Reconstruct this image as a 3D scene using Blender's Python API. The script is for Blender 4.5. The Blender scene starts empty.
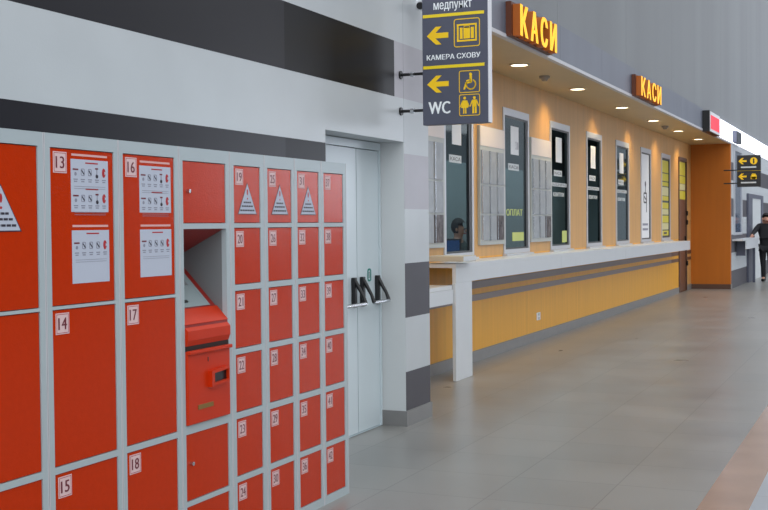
import bpy, bmesh, math, random
from mathutils import Vector, Matrix
random.seed(7)
SC = bpy.context.scene
COL = SC.collection

# ------------------------------------------------------------------ helpers
def srgb(r, g, b):
    def f(c):
        c /= 255.0
        return c / 12.92 if c <= 0.04045 else ((c + 0.055) / 1.055) ** 2.4
    return (f(r), f(g), f(b), 1.0)

def mat(name, rgb, rough=0.5, metal=0.0, emit=None, es=0.0, noise=None, bump=None, spec=0.5, coat=0.0):
    """noise = (scale, amount, stretch xyz)  bump = (scale, strength, distance)"""
    m = bpy.data.materials.new(name)
    m.use_nodes = True
    nt = m.node_tree; N = nt.nodes; L = nt.links
    b = N['Principled BSDF']
    b.inputs['Base Color'].default_value = srgb(*rgb)
    b.inputs['Roughness'].default_value = rough
    b.inputs['Metallic'].default_value = metal
    b.inputs['Specular IOR Level'].default_value = spec
    b.inputs['Coat Weight'].default_value = coat
    if emit:
        b.inputs['Emission Color'].default_value = srgb(*emit)
        b.inputs['Emission Strength'].default_value = es
    tc = N.new('ShaderNodeTexCoord')
    if noise:
        mp = N.new('ShaderNodeMapping'); mp.inputs['Scale'].default_value = noise[2] if len(noise) > 2 else (1, 1, 1)
        nz = N.new('ShaderNodeTexNoise'); nz.inputs['Scale'].default_value = noise[0]; nz.inputs['Detail'].default_value = 5
        L.new(tc.outputs['Object'], mp.inputs['Vector']); L.new(mp.outputs['Vector'], nz.inputs['Vector'])
        mr = N.new('ShaderNodeMapRange')
        mr.inputs['From Min'].default_value = 0.3; mr.inputs['From Max'].default_value = 0.7
        mr.inputs['To Min'].default_value = 1 - noise[1]; mr.inputs['To Max'].default_value = 1 + noise[1]
        L.new(nz.outputs['Fac'], mr.inputs['Value'])
        mx = N.new('ShaderNodeVectorMath'); mx.operation = 'SCALE'
        mx.inputs[0].default_value = srgb(*rgb)[:3]
        L.new(mr.outputs['Result'], mx.inputs['Scale'])
        L.new(mx.outputs['Vector'], b.inputs['Base Color'])
    if bump:
        nb = N.new('ShaderNodeTexNoise'); nb.inputs['Scale'].default_value = bump[0]; nb.inputs['Detail'].default_value = 1
        L.new(tc.outputs['Object'], nb.inputs['Vector'])
        bp = N.new('ShaderNodeBump'); bp.inputs['Strength'].default_value = bump[1]; bp.inputs['Distance'].default_value = bump[2]
        L.new(nb.outputs['Fac'], bp.inputs['Height']); L.new(bp.outputs['Normal'], b.inputs['Normal'])
    return m

class Frame:
    def __init__(s, o, u, v):
        s.o = Vector(o); s.u = Vector(u).normalized(); s.v = Vector(v).normalized(); s.n = s.u.cross(s.v)
    def p(s, a, b, c=0.0):
        return s.o + s.u * a + s.v * b + s.n * c
def wall(x, y=0.0, z=0.0):            # a surface looking towards +x, a = along y, b = up
    return Frame((x, y, z), (0, 1, 0), (0, 0, 1))
def front(y, x=0.0, z=0.0):           # a surface looking towards -y, a = along x, b = up
    return Frame((x, y, z), (1, 0, 0), (0, 0, 1))

_text = {}
def text_mesh(s, bold):
    if (s, bold) in _text: return _text[(s, bold)]
    cu = bpy.data.curves.new('txt', 'FONT'); cu.body = s; cu.size = 1.0
    cu.extrude = 0.0; cu.offset = 0.0; cu.resolution_u = 3
    o = bpy.data.objects.new('txt', cu); COL.objects.link(o)
    bpy.context.view_layer.update()
    dg = bpy.context.evaluated_depsgraph_get()
    me = bpy.data.meshes.new_from_object(o.evaluated_get(dg))
    vs = [v.co.copy() for v in me.vertices]; fs = [list(p.vertices) for p in me.polygons]
    bpy.data.objects.remove(o); bpy.data.curves.remove(cu); bpy.data.meshes.remove(me)
    x0 = min(v.x for v in vs); x1 = max(v.x for v in vs); y0 = min(v.y for v in vs); y1 = max(v.y for v in vs)
    # unit-box normalised, with boundary edges for extrusion
    pts = [((v.x - x0) / (x1 - x0), (v.y - y0) / (y1 - y0)) for v in vs]
    # merge doubles
    key = {}; remap = []; P = []
    for q in pts:
        k = (round(q[0], 5), round(q[1], 5))
        if k not in key: key[k] = len(P); P.append(q)
        remap.append(key[k])
    F = []
    for f in fs:
        g = []
        for i in f:
            j = remap[i]
            if j not in g: g.append(j)
        if len(g) > 2: F.append(g)
    cnt = {}
    for f in F:
        for i in range(len(f)):
            a, b = f[i], f[(i + 1) % len(f)]
            cnt.setdefault((min(a, b), max(a, b)), []).append((a, b))
    E = [v[0] for v in cnt.values() if len(v) == 1]
    _text[(s, bold)] = (P, F, E)
    return _text[(s, bold)]

class MB:
    def __init__(s): s.v = []; s.f = []; s.m = []; s.mats = []; s.sm = []
    def mi(s, m):
        if m not in s.mats: s.mats.append(m)
        return s.mats.index(m)
    def add(s, vs, fs, m, smooth=False):
        o = len(s.v); s.v += [tuple(v) for v in vs]; k = s.mi(m)
        for f in fs: s.f.append([i + o for i in f]); s.m.append(k); s.sm.append(smooth)
    def box(s, x0, x1, y0, y1, z0, z1, m, bev=0.0):
        if bev > 0:
            b = bmesh.new()
            bmesh.ops.create_cube(b, size=1)
            for v in b.verts:
                v.co = Vector(((x0 + x1) / 2 + v.co.x * (x1 - x0), (y0 + y1) / 2 + v.co.y * (y1 - y0), (z0 + z1) / 2 + v.co.z * (z1 - z0)))
            bmesh.ops.bevel(b, geom=list(b.edges), offset=bev, segments=2, affect='EDGES', profile=0.5)
            b.verts.index_update()
            s.add([v.co.copy() for v in b.verts], [[v.index for v in f.verts] for f in b.faces], m)
            b.free(); return s
        V = [(x, y, z) for x in (x0, x1) for y in (y0, y1) for z in (z0, z1)]
        s.add(V, [(0, 1, 3, 2), (4, 6, 7, 5), (0, 4, 5, 1), (2, 3, 7, 6), (0, 2, 6, 4), (1, 5, 7, 3)], m); return s
    def prism(s, fr, pts, d0, d1, m, side=None, back=True):
        n = len(pts)
        V = [fr.p(a, b, d1) for a, b in pts] + [fr.p(a, b, d0) for a, b in pts]
        s.add(V, [list(range(n))], m)
        fs = [[i, n + i, n + (i + 1) % n, (i + 1) % n] for i in range(n)]
        if back: fs.append(list(range(2 * n - 1, n - 1, -1)))
        s.add(V, fs, side or m); return s
    def rect(s, fr, a0, a1, b0, b1, d0, d1, m, side=None):
        return s.prism(fr, [(a0, b0), (a1, b0), (a1, b1), (a0, b1)], d0, d1, m, side)
    def disc(s, fr, ca, cb, r, d0, d1, m, n=20, rb=None, side=None):
        rb = rb or r
        return s.prism(fr, [(ca + r * math.cos(t * 2 * math.pi / n), cb + rb * math.sin(t * 2 * math.pi / n)) for t in range(n)], d0, d1, m, side)
    def ring(s, fr, outer, inner, d0, d1, m):
        n = len(outer)
        V = [fr.p(a, b, d1) for a, b in outer] + [fr.p(a, b, d1) for a, b in inner] + [fr.p(a, b, d0) for a, b in outer] + [fr.p(a, b, d0) for a, b in inner]
        F = []
        for i in range(n):
            j = (i + 1) % n
            F += [(i, j, n + j, n + i), (i, 2 * n + i, 2 * n + j, j), (n + i, n + j, 3 * n + j, 3 * n + i), (2 * n + i, 3 * n + i, 3 * n + j, 2 * n + j)]
        s.add(V, F, m); return s
    def roundrect(s, fr, a0, a1, b0, b1, r, w, d0, d1, m):
        def rr(a0, a1, b0, b1, r):
            P = []
            for ca, cb, t0 in ((a1 - r, b1 - r, 0), (a0 + r, b1 - r, 90), (a0 + r, b0 + r, 180), (a1 - r, b0 + r, 270)):
                for k in range(5):
                    t = math.radians(t0 + k * 22.5); P.append((ca + r * math.cos(t), cb + r * math.sin(t)))
            return P
        return s.ring(fr, rr(a0, a1, b0, b1, r), rr(a0 + w, a1 - w, b0 + w, b1 - w, max(r - w, .002)), d0, d1, m)
    def arc(s, fr, ca, cb, r, w, t0, t1, d0, d1, m, n=14):
        P = [(ca + r * math.cos(math.radians(t0 + (t1 - t0) * k / n)), cb + r * math.sin(math.radians(t0 + (t1 - t0) * k / n))) for k in range(n + 1)]
        for a, b in zip(P, P[1:]): s.line(fr, a, b, w, d0, d1, m)
        return s
    def line(s, fr, a, b, w, d0, d1, m):
        dx, dy = b[0] - a[0], b[1] - a[1]; l = math.hypot(dx, dy) or 1e-6
        nx, ny = -dy / l * w / 2, dx / l * w / 2; ex, ey = dx / l * w * .2, dy / l * w * .2
        return s.prism(fr, [(a[0] + nx - ex, a[1] + ny - ey), (a[0] - nx - ex, a[1] - ny - ey), (b[0] - nx + ex, b[1] - ny + ey), (b[0] + nx + ex, b[1] + ny + ey)], d0, d1, m)
    def text(s, fr, t, a0, a1, b0, b1, d0, d1, m, side=None, bold=True):
        if bold:
            k = (b1 - b0) * (bold if bold is not True else .035)
            e = .0004; s.text(fr, t, a0 - k, a1 - k, b0, b1, d0, d1 - e, m, side, False); s.text(fr, t, a0 + k, a1 + k, b0, b1, d0, d1 - 2 * e, m, side, False)
        P, F, E = text_mesh(t, bool(0))
        n = len(P)
        V = [fr.p(a0 + q[0] * (a1 - a0), b0 + q[1] * (b1 - b0), d1) for q in P] + [fr.p(a0 + q[0] * (a1 - a0), b0 + q[1] * (b1 - b0), d0) for q in P]
        s.add(V, F, m)
        if d1 - d0 > 0.002: s.add(V, [[a, n + a, n + b, b] for a, b in E], side or m)
        return s
    def tube(s, pts, r, m, n=10, cap=True):
        pts = [Vector(p) for p in pts]; V = []; F = []
        for i, p in enumerate(pts):
            d = (pts[min(i + 1, len(pts) - 1)] - pts[max(i - 1, 0)]).normalized()
            up = Vector((0, 0, 1)) if abs(d.z) < .9 else Vector((1, 0, 0))
            u = d.cross(up).normalized(); w = d.cross(u)
            rr = r[i] if isinstance(r, (list, tuple)) else r
            for k in range(n):
                t = 2 * math.pi * k / n; V.append(p + (u * math.cos(t) + w * math.sin(t)) * rr)
        for i in range(len(pts) - 1):
            for k in range(n): F.append((i * n + k, i * n + (k + 1) % n, (i + 1) * n + (k + 1) % n, (i + 1) * n + k))
        s.add(V, F, m, True)
        if cap: s.add(V, [list(range(n)), list(range(len(V) - n, len(V)))], m)
        return s
    def build(s, name, parent=None, **kw):
        me = bpy.data.meshes.new(name)
        org = Vector((0, 0, 0))
        if parent is not None:
            org = parent_world(parent)
        else:
            xs = [v[0] for v in s.v]; ys = [v[1] for v in s.v]; zs = [v[2] for v in s.v]
            org = Vector(((min(xs) + max(xs)) / 2, (min(ys) + max(ys)) / 2, min(zs)))
        me.from_pydata([tuple(Vector(v) - org) for v in s.v], [], s.f)
        for m in s.mats: me.materials.append(m)
        me.polygons.foreach_set('material_index', s.m); me.polygons.foreach_set('use_smooth', s.sm)
        b = bmesh.new(); b.from_mesh(me); bmesh.ops.recalc_face_normals(b, faces=b.faces); b.to_mesh(me); b.free()
        o = bpy.data.objects.new(name, me); COL.objects.link(o)
        if parent is not None: o.parent = parent
        else: o.location = org
        for k, v in kw.items(): o[k] = v
        return o
def parent_world(o):
    v = Vector(o.location); p = o.parent
    while p is not None: v += Vector(p.location); p = p.parent
    return v
def thing(name, loc, label, category, group=None):
    o = bpy.data.objects.new(name, None); COL.objects.link(o); o.location = loc; o.empty_display_size = .1
    o['label'] = label; o['category'] = category
    if group: o['group'] = group
    return o
def empty_structure(name, loc):
    o = bpy.data.objects.new(name, None); COL.objects.link(o); o.location = loc; o.empty_display_size = .1
    o['kind'] = 'structure'; return o

# ------------------------------------------------------------------ materials
M = {}
M['tile_white'] = mat('white wall tile', (192, 197, 200), .32, noise=(2.5, .03), bump=(120, .04, .01))
M['tile_dark'] = mat('charcoal wall tile', (26, 25, 32), .34, noise=(3, .06), spec=.28)
M['tile_darker'] = mat('darker charcoal tile', (16, 15, 19), .34, noise=(3, .06), spec=.2)  # darker tone of the charcoal tile, used past the vertical seam
M['tile_mid'] = mat('mauve grey wall tile', (64, 61, 68), .45, noise=(3, .07))
M['tile_sheen'] = mat('wall tile painted sheen', (176, 173, 180), .35, noise=(3, .05))  # dark tile with its reflected sheen put into the colour
M['jamb'] = mat('painted jamb', (204, 208, 209), .35, noise=(2, .02))
M['skirting'] = mat('grey skirting', (128, 127, 126), .4, noise=(8, .05))
M['upper'] = mat('grey upper cladding', (130, 133, 136), .6, noise=(.5, .10, (1, 1.0, .06)))
M['frame'] = mat('locker grey paint', (176, 188, 192), .38, noise=(6, .015))
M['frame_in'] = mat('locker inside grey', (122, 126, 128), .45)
M['gap'] = mat('painted gap shade', (34, 22, 20), .7)
M['red'] = mat('red hammered paint', (194, 52, 10), .15, noise=(40, .03), bump=(150, .22, .003), spec=.12)
M['red_flat'] = mat('red smooth paint', (200, 50, 12), .34, noise=(12, .03), spec=.2)
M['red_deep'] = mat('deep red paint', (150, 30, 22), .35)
M['paper'] = mat('paper', (190, 197, 212), .45)
M['paper_white'] = mat('white paper', (236, 238, 242), .5)
M['plate'] = mat('number plate', (226, 196, 196), .45)
M['plum'] = mat('plum print', (110, 26, 44), .5)
M['navy'] = mat('dark print', (38, 30, 48), .5)
M['ink'] = mat('grey print', (138, 140, 156), .5)
M['ink_red'] = mat('red print', (176, 26, 34), .5)
M['pinkline'] = mat('pale print on red', (226, 176, 170), .5)
M['black'] = mat('black plastic', (18, 18, 20), .35)
M['chrome'] = mat('brushed steel', (200, 202, 206), .25, 1.0)
M['steel'] = mat('window aluminium', (196, 198, 204), .35, .3)
M['brass'] = mat('worn brass', (150, 120, 62), .4, .7)
M['screen'] = mat('pale screen', (150, 164, 166), .2)
M['door'] = mat('pale grey door paint', (208, 220, 225), .3, noise=(1.5, .02))
M['teal'] = mat('teal sticker', (20, 128, 118), .4)
M['wood'] = mat('beech wall panel', (232, 168, 56), .42, noise=(4, .07, (1, 3.0, .12)), spec=.25)
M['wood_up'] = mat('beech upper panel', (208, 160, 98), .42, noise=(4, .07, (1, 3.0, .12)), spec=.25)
M['wood_end'] = mat('orange panel', (182, 100, 0), .5, noise=(3, .05, (3, 1, .2)))
M['wood_dark'] = mat('brown door wood', (96, 58, 34), .4, noise=(4, .1, (1, 3, .2)))
M['brown'] = mat('brown stripe trim', (88, 60, 46), .45)
M['stripe'] = mat('grey stripe', (128, 112, 106), .4)
M['counter'] = mat('white stone worktop', (214, 218, 222), .28, noise=(5, .015))
M['counter_b'] = mat('cream worktop edge', (196, 190, 176), .4)
M['soffit'] = mat('canopy underside', (202, 178, 132), .42, noise=(1.5, .04))
M['fascia'] = mat('lavender aluminium fascia', (108, 113, 126), .42, .2, noise=(1.3, .09, (1, 1.2, .3)))
M['trim'] = mat('pale edge trim', (200, 200, 204), .4)
M['sign'] = mat('charcoal sign', (82, 85, 101), .42, noise=(12, .03))
M['sign_side_lit'] = mat('sign side painted lit', (226, 226, 232), .35)
M['sign_far'] = mat('near black sign', (34, 36, 40), .5)
M['yellow'] = mat('yellow vinyl', (255, 208, 22), .5)
M['yellow_line'] = mat('yellow line', (245, 215, 40), .35)
M['white_letter'] = mat('white vinyl', (246, 250, 252), .5)
M['kasy'] = mat('lit yellow letter', (250, 180, 8), .5, emit=(255, 190, 4), es=.85)
M['kasy_side'] = mat('lit amber side', (170, 88, 18), .5, emit=(214, 110, 20), es=.06)
M['kasy_back'] = mat('brown backing', (96, 46, 20), .5)
M['lamp'] = mat('lamp face', (255, 240, 214), .5, emit=(255, 238, 208), es=6.0)
M['lamp_dim'] = mat('lamp ring', (210, 196, 170), .4)
M['detector'] = mat('detector', (150, 140, 128), .5)
M['fascia_glare'] = mat('fascia glare as glow', (240, 244, 255), .4, emit=(236, 242, 255), es=3.6)  # glare reflected by the far fascia, given as emission
M['redled'] = mat('red display', (220, 30, 50), .4, emit=(235, 36, 66), es=.75)
M['booth_wall'] = mat('booth wall', (152, 166, 172), .6)
M['booth_dark'] = mat('booth dark band', (60, 66, 74), .6)
M['booth_floor'] = mat('booth floor', (90, 94, 96), .6)
M['booth_desk'] = mat('booth desk', (120, 122, 116), .5)
M['monitor'] = mat('blue monitor', (60, 100, 160), .3, emit=(60, 110, 190), es=.15)
M['decal'] = mat('white decal', (206, 212, 216), .5)
M['green'] = mat('yellow green decal', (196, 206, 110), .5)
M['board'] = mat('board grey', (178, 182, 178), .4)
M['board_head'] = mat('board header', (226, 214, 208), .4)
M['sleeve'] = mat('sheets behind acrylic', (176, 182, 190), .12, noise=(9, .10))
M['photo'] = mat('dark photo print', (104, 98, 100), .15, noise=(14, .5))
M['sheet_yellow'] = mat('yellow sheet', (206, 192, 30), .5)
M['sheet_cream'] = mat('cream sheet', (206, 200, 150), .5)
M['terracotta'] = mat('terracotta floor tile', (158, 128, 108), .22, noise=(3, .08))
M['jacket'] = mat('black jacket', (20, 20, 25), .8)
M['trousers'] = mat('dark trousers', (24, 24, 30), .8)
M['skin'] = mat('skin', (196, 146, 124), .6)
M['hair'] = mat('dark hair', (26, 22, 22), .7)
M['shirt'] = mat('teal shirt', (70, 92, 96), .8)

def floor_mat(name, rgb, rgb2, tile=0.6):
    m = bpy.data.materials.new(name); m.use_nodes = True
    nt = m.node_tree; N = nt.nodes; L = nt.links; b = N['Principled BSDF']
    tc = N.new('ShaderNodeTexCoord')
    br = N.new('ShaderNodeTexBrick'); br.offset = 0.0; br.inputs['Scale'].default_value = 1.0
    br.inputs['Brick Width'].default_value = tile; br.inputs['Row Height'].default_value = tile
    br.inputs['Mortar Size'].default_value = .0035; br.inputs['Mortar Smooth'].default_value = .3
    br.inputs['Color1'].default_value = srgb(*rgb); br.inputs['Color2'].default_value = srgb(*rgb2)
    br.inputs['Mortar'].default_value = srgb(*[c * .80 for c in rgb])
    L.new(tc.outputs['Object'], br.inputs['Vector'])
    nz = N.new('ShaderNodeTexNoise'); nz.inputs['Scale'].default_value = 1.6; nz.inputs['Detail'].default_value = 3
    L.new(tc.outputs['Object'], nz.inputs['Vector'])
    mr = N.new('ShaderNodeMapRange'); mr.inputs['From Min'].default_value = .3; mr.inputs['From Max'].default_value = .7
    mr.inputs['To Min'].default_value = .9; mr.inputs['To Max'].default_value = 1.1
    L.new(nz.outputs['Fac'], mr.inputs['Value'])
    vm = N.new('ShaderNodeVectorMath'); vm.operation = 'SCALE'
    L.new(br.outputs['Color'], vm.inputs[0]); L.new(mr.outputs['Result'], vm.inputs['Scale'])
    L.new(vm.outputs['Vector'], b.inputs['Base Color'])
    mr2 = N.new('ShaderNodeMapRange'); mr2.inputs['To Min'].default_value = .24; mr2.inputs['To Max'].default_value = .36
    L.new(nz.outputs['Fac'], mr2.inputs['Value']); L.new(mr2.outputs['Result'], b.inputs['Roughness'])
    return m
M['floor'] = floor_mat('grey porcelain floor', (130, 129, 126), (138, 136, 132))
M['floor_light'] = floor_mat('light porcelain floor', (150, 154, 160), (154, 158, 164))

def glass(name, tint, gloss=.16):
    m = bpy.data.materials.new(name); m.use_nodes = True
    nt = m.node_tree; N = nt.nodes; L = nt.links; N.remove(N['Principled BSDF'])
    out = N['Material Output']
    t = N.new('ShaderNodeBsdfTransparent'); t.inputs['Color'].default_value = srgb(*tint)
    g = N.new('ShaderNodeBsdfGlossy'); g.inputs['Roughness'].default_value = .04; g.inputs['Color'].default_value = (.85, .95, 1, 1)
    fr = N.new('ShaderNodeFresnel'); fr.inputs['IOR'].default_value = 1.45
    ad = N.new('ShaderNodeMath'); ad.operation = 'ADD'; ad.inputs[1].default_value = gloss; ad.use_clamp = True
    mx = N.new('ShaderNodeMixShader')
    ge = N.new('ShaderNodeNewGeometry'); iv = N.new('ShaderNodeMath'); iv.operation = 'SUBTRACT'; iv.inputs[0].default_value = 1.0
    mu = N.new('ShaderNodeMath'); mu.operation = 'MULTIPLY'
    L.new(ge.outputs['Backfacing'], iv.inputs[1]); L.new(fr.outputs['Fac'], ad.inputs[0])
    L.new(ad.outputs['Value'], mu.inputs[0]); L.new(iv.outputs['Value'], mu.inputs[1]); L.new(mu.outputs['Value'], mx.inputs['Fac'])
    L.new(t.outputs['BSDF'], mx.inputs[1]); L.new(g.outputs['BSDF'], mx.inputs[2]); L.new(mx.outputs['Shader'], out.inputs['Surface'])
    return m
M['far_dark'] = mat('dark far wall', (70, 72, 78), .6)
M['glass'] = glass('teal window glass', (206, 215, 220), .11)
M['daylight'] = mat('daylight pane', (255, 255, 255), .5, emit=(232, 240, 255), es=5.5)

# ------------------------------------------------------------------ setting
XW = -3.33      # tiled wall face
XK = -4.20      # ticket office wall face
XL = -2.80      # locker fronts
YC = 8.60       # corner where the tiled wall ends
YE = 27.20      # orange end panel
BANDS = [(0, .405, 'd'), (.405, .81, 'l'), (.81, 1.215, 'd'), (1.215, 1.62, 'l'), (1.62, 2.03, 'd'), (2.03, 2.435, 'l'), (2.435, 2.84, 'd'), (2.84, 3.245, 'l')]

# floor
f = MB()
def fl(x0, x1, m): f.add([(x0, -3, 0), (x1, -3, 0), (x1, 62, 0), (x0, 62, 0), (x0, -3, -.08), (x1, -3, -.08), (x1, 62, -.08), (x0, 62, -.08)],
                        [(0, 1, 2, 3), (4, 5, 6, 7), (0, 1, 5, 4), (1, 2, 6, 5), (2, 3, 7, 6), (3, 0, 4, 7)], m)
fl(-6.8, -.945, M['floor']); fl(-.945, -.69, M['terracotta']); fl(-.69, 12.3, M['floor_light'])
f.build('floor', kind='structure')

def banded(mb, x0, x1, y0, y1, z0, z1, dark, light=None):
    light = light or M['tile_white']
    for a, b, k in BANDS:
        lo, hi = max(a, z0), min(b, z1)
        if hi > lo + 1e-4: mb.box(x0, x1, y0, y1, lo, hi, dark if k == 'd' else light)
w = MB()
banded(w, -3.75, XW, -3, 6.245, 0, 3.245, M['tile_dark'])
banded(w, -3.75, XW, 6.245, 6.785, 0, 3.245, M['tile_darker'])
for a, b, mm in ((2.115, 2.435, 'tile_white'), (2.435, 2.84, 'tile_darker'), (2.84, 3.245, 'tile_white')):
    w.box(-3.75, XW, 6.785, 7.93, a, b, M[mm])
for a, b, mm in ((2.115, 2.435, 'tile_white'), (2.435, 2.84, 'tile_sheen'), (2.84, 3.245, 'tile_white')):
    w.box(-3.75, XW, 7.93, 8.10, a, b, M[mm])
cb = [(0, .405, 'tile_mid'), (.405, .81, 'tile_white'), (.81, 1.215, 'tile_mid'), (1.215, 1.62, 'tile_white'), (1.62, 2.03, 'tile_sheen'), (2.03, 2.435, 'tile_white'), (2.435, 2.84, 'tile_sheen'), (2.84, 3.245, 'tile_white')]  # dark bands in paler tones: reflected light painted into the tile colour
for a, b, mm in cb: w.box(-3.75, XW, 8.105, YC, a, b, M[mm])
w.box(-3.75, XW - .002, 8.10, 8.105, 0, 2.115, M['jamb'])
w.box(-3.75, -3.58, 6.785, 8.10, 0, 2.115, M['jamb'])
w.box(XK - .035, -3.75, 8.3, YC, 0, 3.245, M['tile_mid'])
w.build('wall_left', kind='structure')
t = MB(); t.prism(Frame((0, 0, 0), (1, 0, 0), (0, 1, 0)), [(-3.518, 8.088), (XW + .012, 8.088), (XW + .012, YC + .01), (XW, YC + .01), (XW, 8.10), (-3.518, 8.10)], 0, .115, M['skirting'])
t.build('baseboard_column', kind='structure')

# upper grey cladding above tiles and canopy, long run, with vertical panel seams
u = MB()
y = -3.0
while y < 62:
    wd = random.choice((3.6, 4.8, 2.4))
    u.box(XW - .30, XW - .03 if y > 7 else XW - .002, y, min(y + wd - .006, 62), 3.66 if y > 5 else 3.25, 9.0, M['upper'])
    y += wd
u.box(XW - .32, XW - .06, -3, 61.9, 3.66, 9.0, M['frame_in'])
u.build('wall_upper', kind='structure')

# tiled wall beyond the ticket hall
w = MB(); banded(w, -3.75, XW, YE + .12, 62, 0, 3.245, M['tile_mid'])
w.build('wall_far', kind='structure')

# ticket office wall with openings
OPEN = [(11.25, 12.17), (13.25, 14.31), (15.31, 16.34), (17.33, 18.33), (19.36, 20.40), (21.44, 22.41), (23.51, 24.50), (25.54, 26.57)]
ZB, ZT = 1.15, 2.87
w = MB()
w.box(XK - .03, XK, YC, 25.54, .12, 1.145, M['wood'])
w.box(XK - .03, XK, YC, YE, ZT, 3.245, M['wood_up'])
ys = [YC] + [v for o in OPEN for v in o] + [YE]
for i in range(0, len(ys), 2):
    w.box(XK - .03, XK, ys[i], ys[i + 1], 1.145 if i < 16 else .12, ZT, M['wood_up'])
w.build('wall_ticket_office', kind='structure')
t = MB(); t.box(XK - .03, XK + .014, YC, 25.52, 0, .12, M['skirting']); t.box(XK - .03, XK + .014, 26.6, YE, 0, .12, M['skirting']); t.build('baseboard_ticket_office', kind='structure')
for i, (a, b) in enumerate(((.80, .88), (.665, .735))):
    t = MB(); t.box(XK, XK + .006, 9.0, 24.62, a, b, M['stripe']); t.box(XK, XK + .006, 24.62, 25.5, a, b, M['brown'])
    t.box(XK, XK + .006, 26.6, YE - .0, a, b, M['brown'])
    t.build('trim_%d' % (i + 1), kind='structure')
# end panel
w = MB(); w.box(XK - .03, XW - .002, YE, YE + .12, .11, 3.245, M['wood_end']); w.build('wall_end_panel', kind='structure')
t = MB(); t.box(XK, XW, YE - .014, YE, 0, .11, M['brown']); t.box(XW, XW + .012, YE - .014, YE + .13, 0, .11, M['skirting']); t.build('baseboard_end_panel', kind='structure')
# canopy
c = MB(); c.box(XK - .035, XW, YC, YE + .12, 3.245, 3.275, M['soffit']); c.build('ceiling_canopy', kind='structure')
c = MB(); yy = YC
while yy < 24.62:
    c.box(XW - .12, XW + .0, yy, min(yy + 1.996, 24.615), 3.277, 3.655, M['fascia']); yy += 2.0
c.box(XW - .12, XW - .04, YC, 27.3, 3.277, 3.65, M['stripe'])
c.box(XW - .05, XW + .006, YC, 62, 3.240, 3.277, M['trim'])
c.build('trim_3', kind='structure')

# booth room behind the windows
w = MB()
w.box(-6.8, -6.7, 8.6, 27.2, 0, 2.55, M['booth_wall']); w.box(-6.8, -6.7, 8.6, 27.2, 2.55, 3.3, M['booth_dark'])
w.box(-6.8, XK - .035, 8.5, 8.6, 0, 3.3, M['booth_wall']); w.box(-6.8, XK - .035, 27.2, 27.3, 0, 3.3, M['booth_wall'])
w.build('wall_booth', kind='structure')
c = MB(); c.box(-6.8, XK - .035, 8.5, 27.3, 3.28, 3.4, M['booth_dark']); c.build('ceiling_booth', kind='structure')

# right side of the hall far away, with its daylight window
w = MB()
w.box(12.0, 12.3, -3, 62, 0, 1.7, M['far_dark']); w.box(12.0, 12.3, -3, 62, 5.2, 6.2, M['far_dark'])
w.box(12.0, 12.3, -3, 30, 1.7, 5.2, M['far_dark']); w.box(12.0, 12.3, 49, 62, 1.7, 5.2, M['far_dark'])
w.build('wall_right', kind='structure')
g = MB()
g.box(12.05, 12.10, 30, 49, 1.7, 5.2, M['daylight'])
for k in range(10): g.box(11.97, 12.05, 30 + k * 2 - .05, 30 + k * 2 + .05, 1.7, 5.2, M['steel'])
g.build('window_9', kind='structure')
w = MB(); w.box(-3.6, 12.3, 62, 62.3, 0, 9, M['upper']); w.build('wall_back', kind='structure')

# ------------------------------------------------------------------ windows of the ticket office
def office_window(i, a, b, kind):
    o = empty_structure('window_%d' % (i + 1), (XK, (a + b) / 2, ZB))
    F = wall(XK)
    fr = MB(); wd = .055
    fr.ring(F, [(a, ZB), (b, ZB), (b, ZT), (a, ZT)], [(a + wd, ZB + .05), (b - wd, ZB + .05), (b - wd, ZT - .085), (a + wd, ZT - .085)], -.03, .014, M['steel'])
    fr.build('window_frame', o)
    inn = MB(); inn.ring(F, [(a + wd, ZB + .05), (b - wd, ZB + .05), (b - wd, ZT - .085), (a + wd, ZT - .085)], [(a + wd + .02, ZB + .07), (b - wd - .07, ZB + .07), (b - wd - .07, ZT - .11), (a + wd + .02, ZT - .11)], -.03, .004, M['black'])
    inn.build('gasket', o)
    if kind == 'glass':
        gm = MB(); gm.rect(F, a + wd + .01, b - wd - .04, ZB + .06, ZT - .1, -.012, -.006, M['glass']); gm.build('pane', o)
    return o, F
for i, (a, b) in enumerate(OPEN[:5]):
    o, F = office_window(i, a, b, 'glass')
    L = b - a
    s = MB(); s.rect(F, a + .32 * L, a + .62 * L, 2.335, 2.675, -.005, -.002, M['paper_white'])
    if i == 1: s.text(F, 'З 10', a + .5 * L, a + .60 * L, 2.40, 2.5, -.002, -.001, M['ink'])
    s.build('notice_sheet', o)
    d = MB()
    d.rect(F, a + .22 * L, a + .62 * L, 2.145, 2.225, -.005, -.002, M['decal'])
    d.text(F, 'КАСА', a + .25 * L, a + .59 * L, 2.165, 2.205, -.002, -.001, M['booth_dark'])
    d.build('window_label', o)
    if i >= 2:
        d = MB()
        d.rect(F, a + .08 * L, a + .86 * L, 2.005, 2.055, -.005, -.002, M['decal'])
        d.text(F, 'ЗАЛІЗНИЧНІ', a + .10 * L, a + .84 * L, 2.012, 2.048, -.002, -.001, M['booth_dark'])
        d.text(F, 'КВИТКИ', a + .18 * L, a + .72 * L, 1.87, 1.925, -.005, -.002, M['decal'])
        d.build('decal', o, label='white lettering band on the glass')
    if i == 1:
        d = MB(); d.text(F, 'ОПЛАТ', a + .14 * L, a + .76 * L, 1.60, 1.68, -.005, -.002, M['green'])
        d.rect(F, a + .36 * L, a + .80 * L, 1.295, 1.40, -.005, -.002, M['green']); d.build('decal', o, label='yellow green lettering and card on the glass')
    if i == 2:
        d = MB(); d.rect(F, a + .62 * L, a + .86 * L, 1.24, 1.40, -.005, -.002, M['green']); d.build('decal', o, label='yellow green card on the glass')
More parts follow.
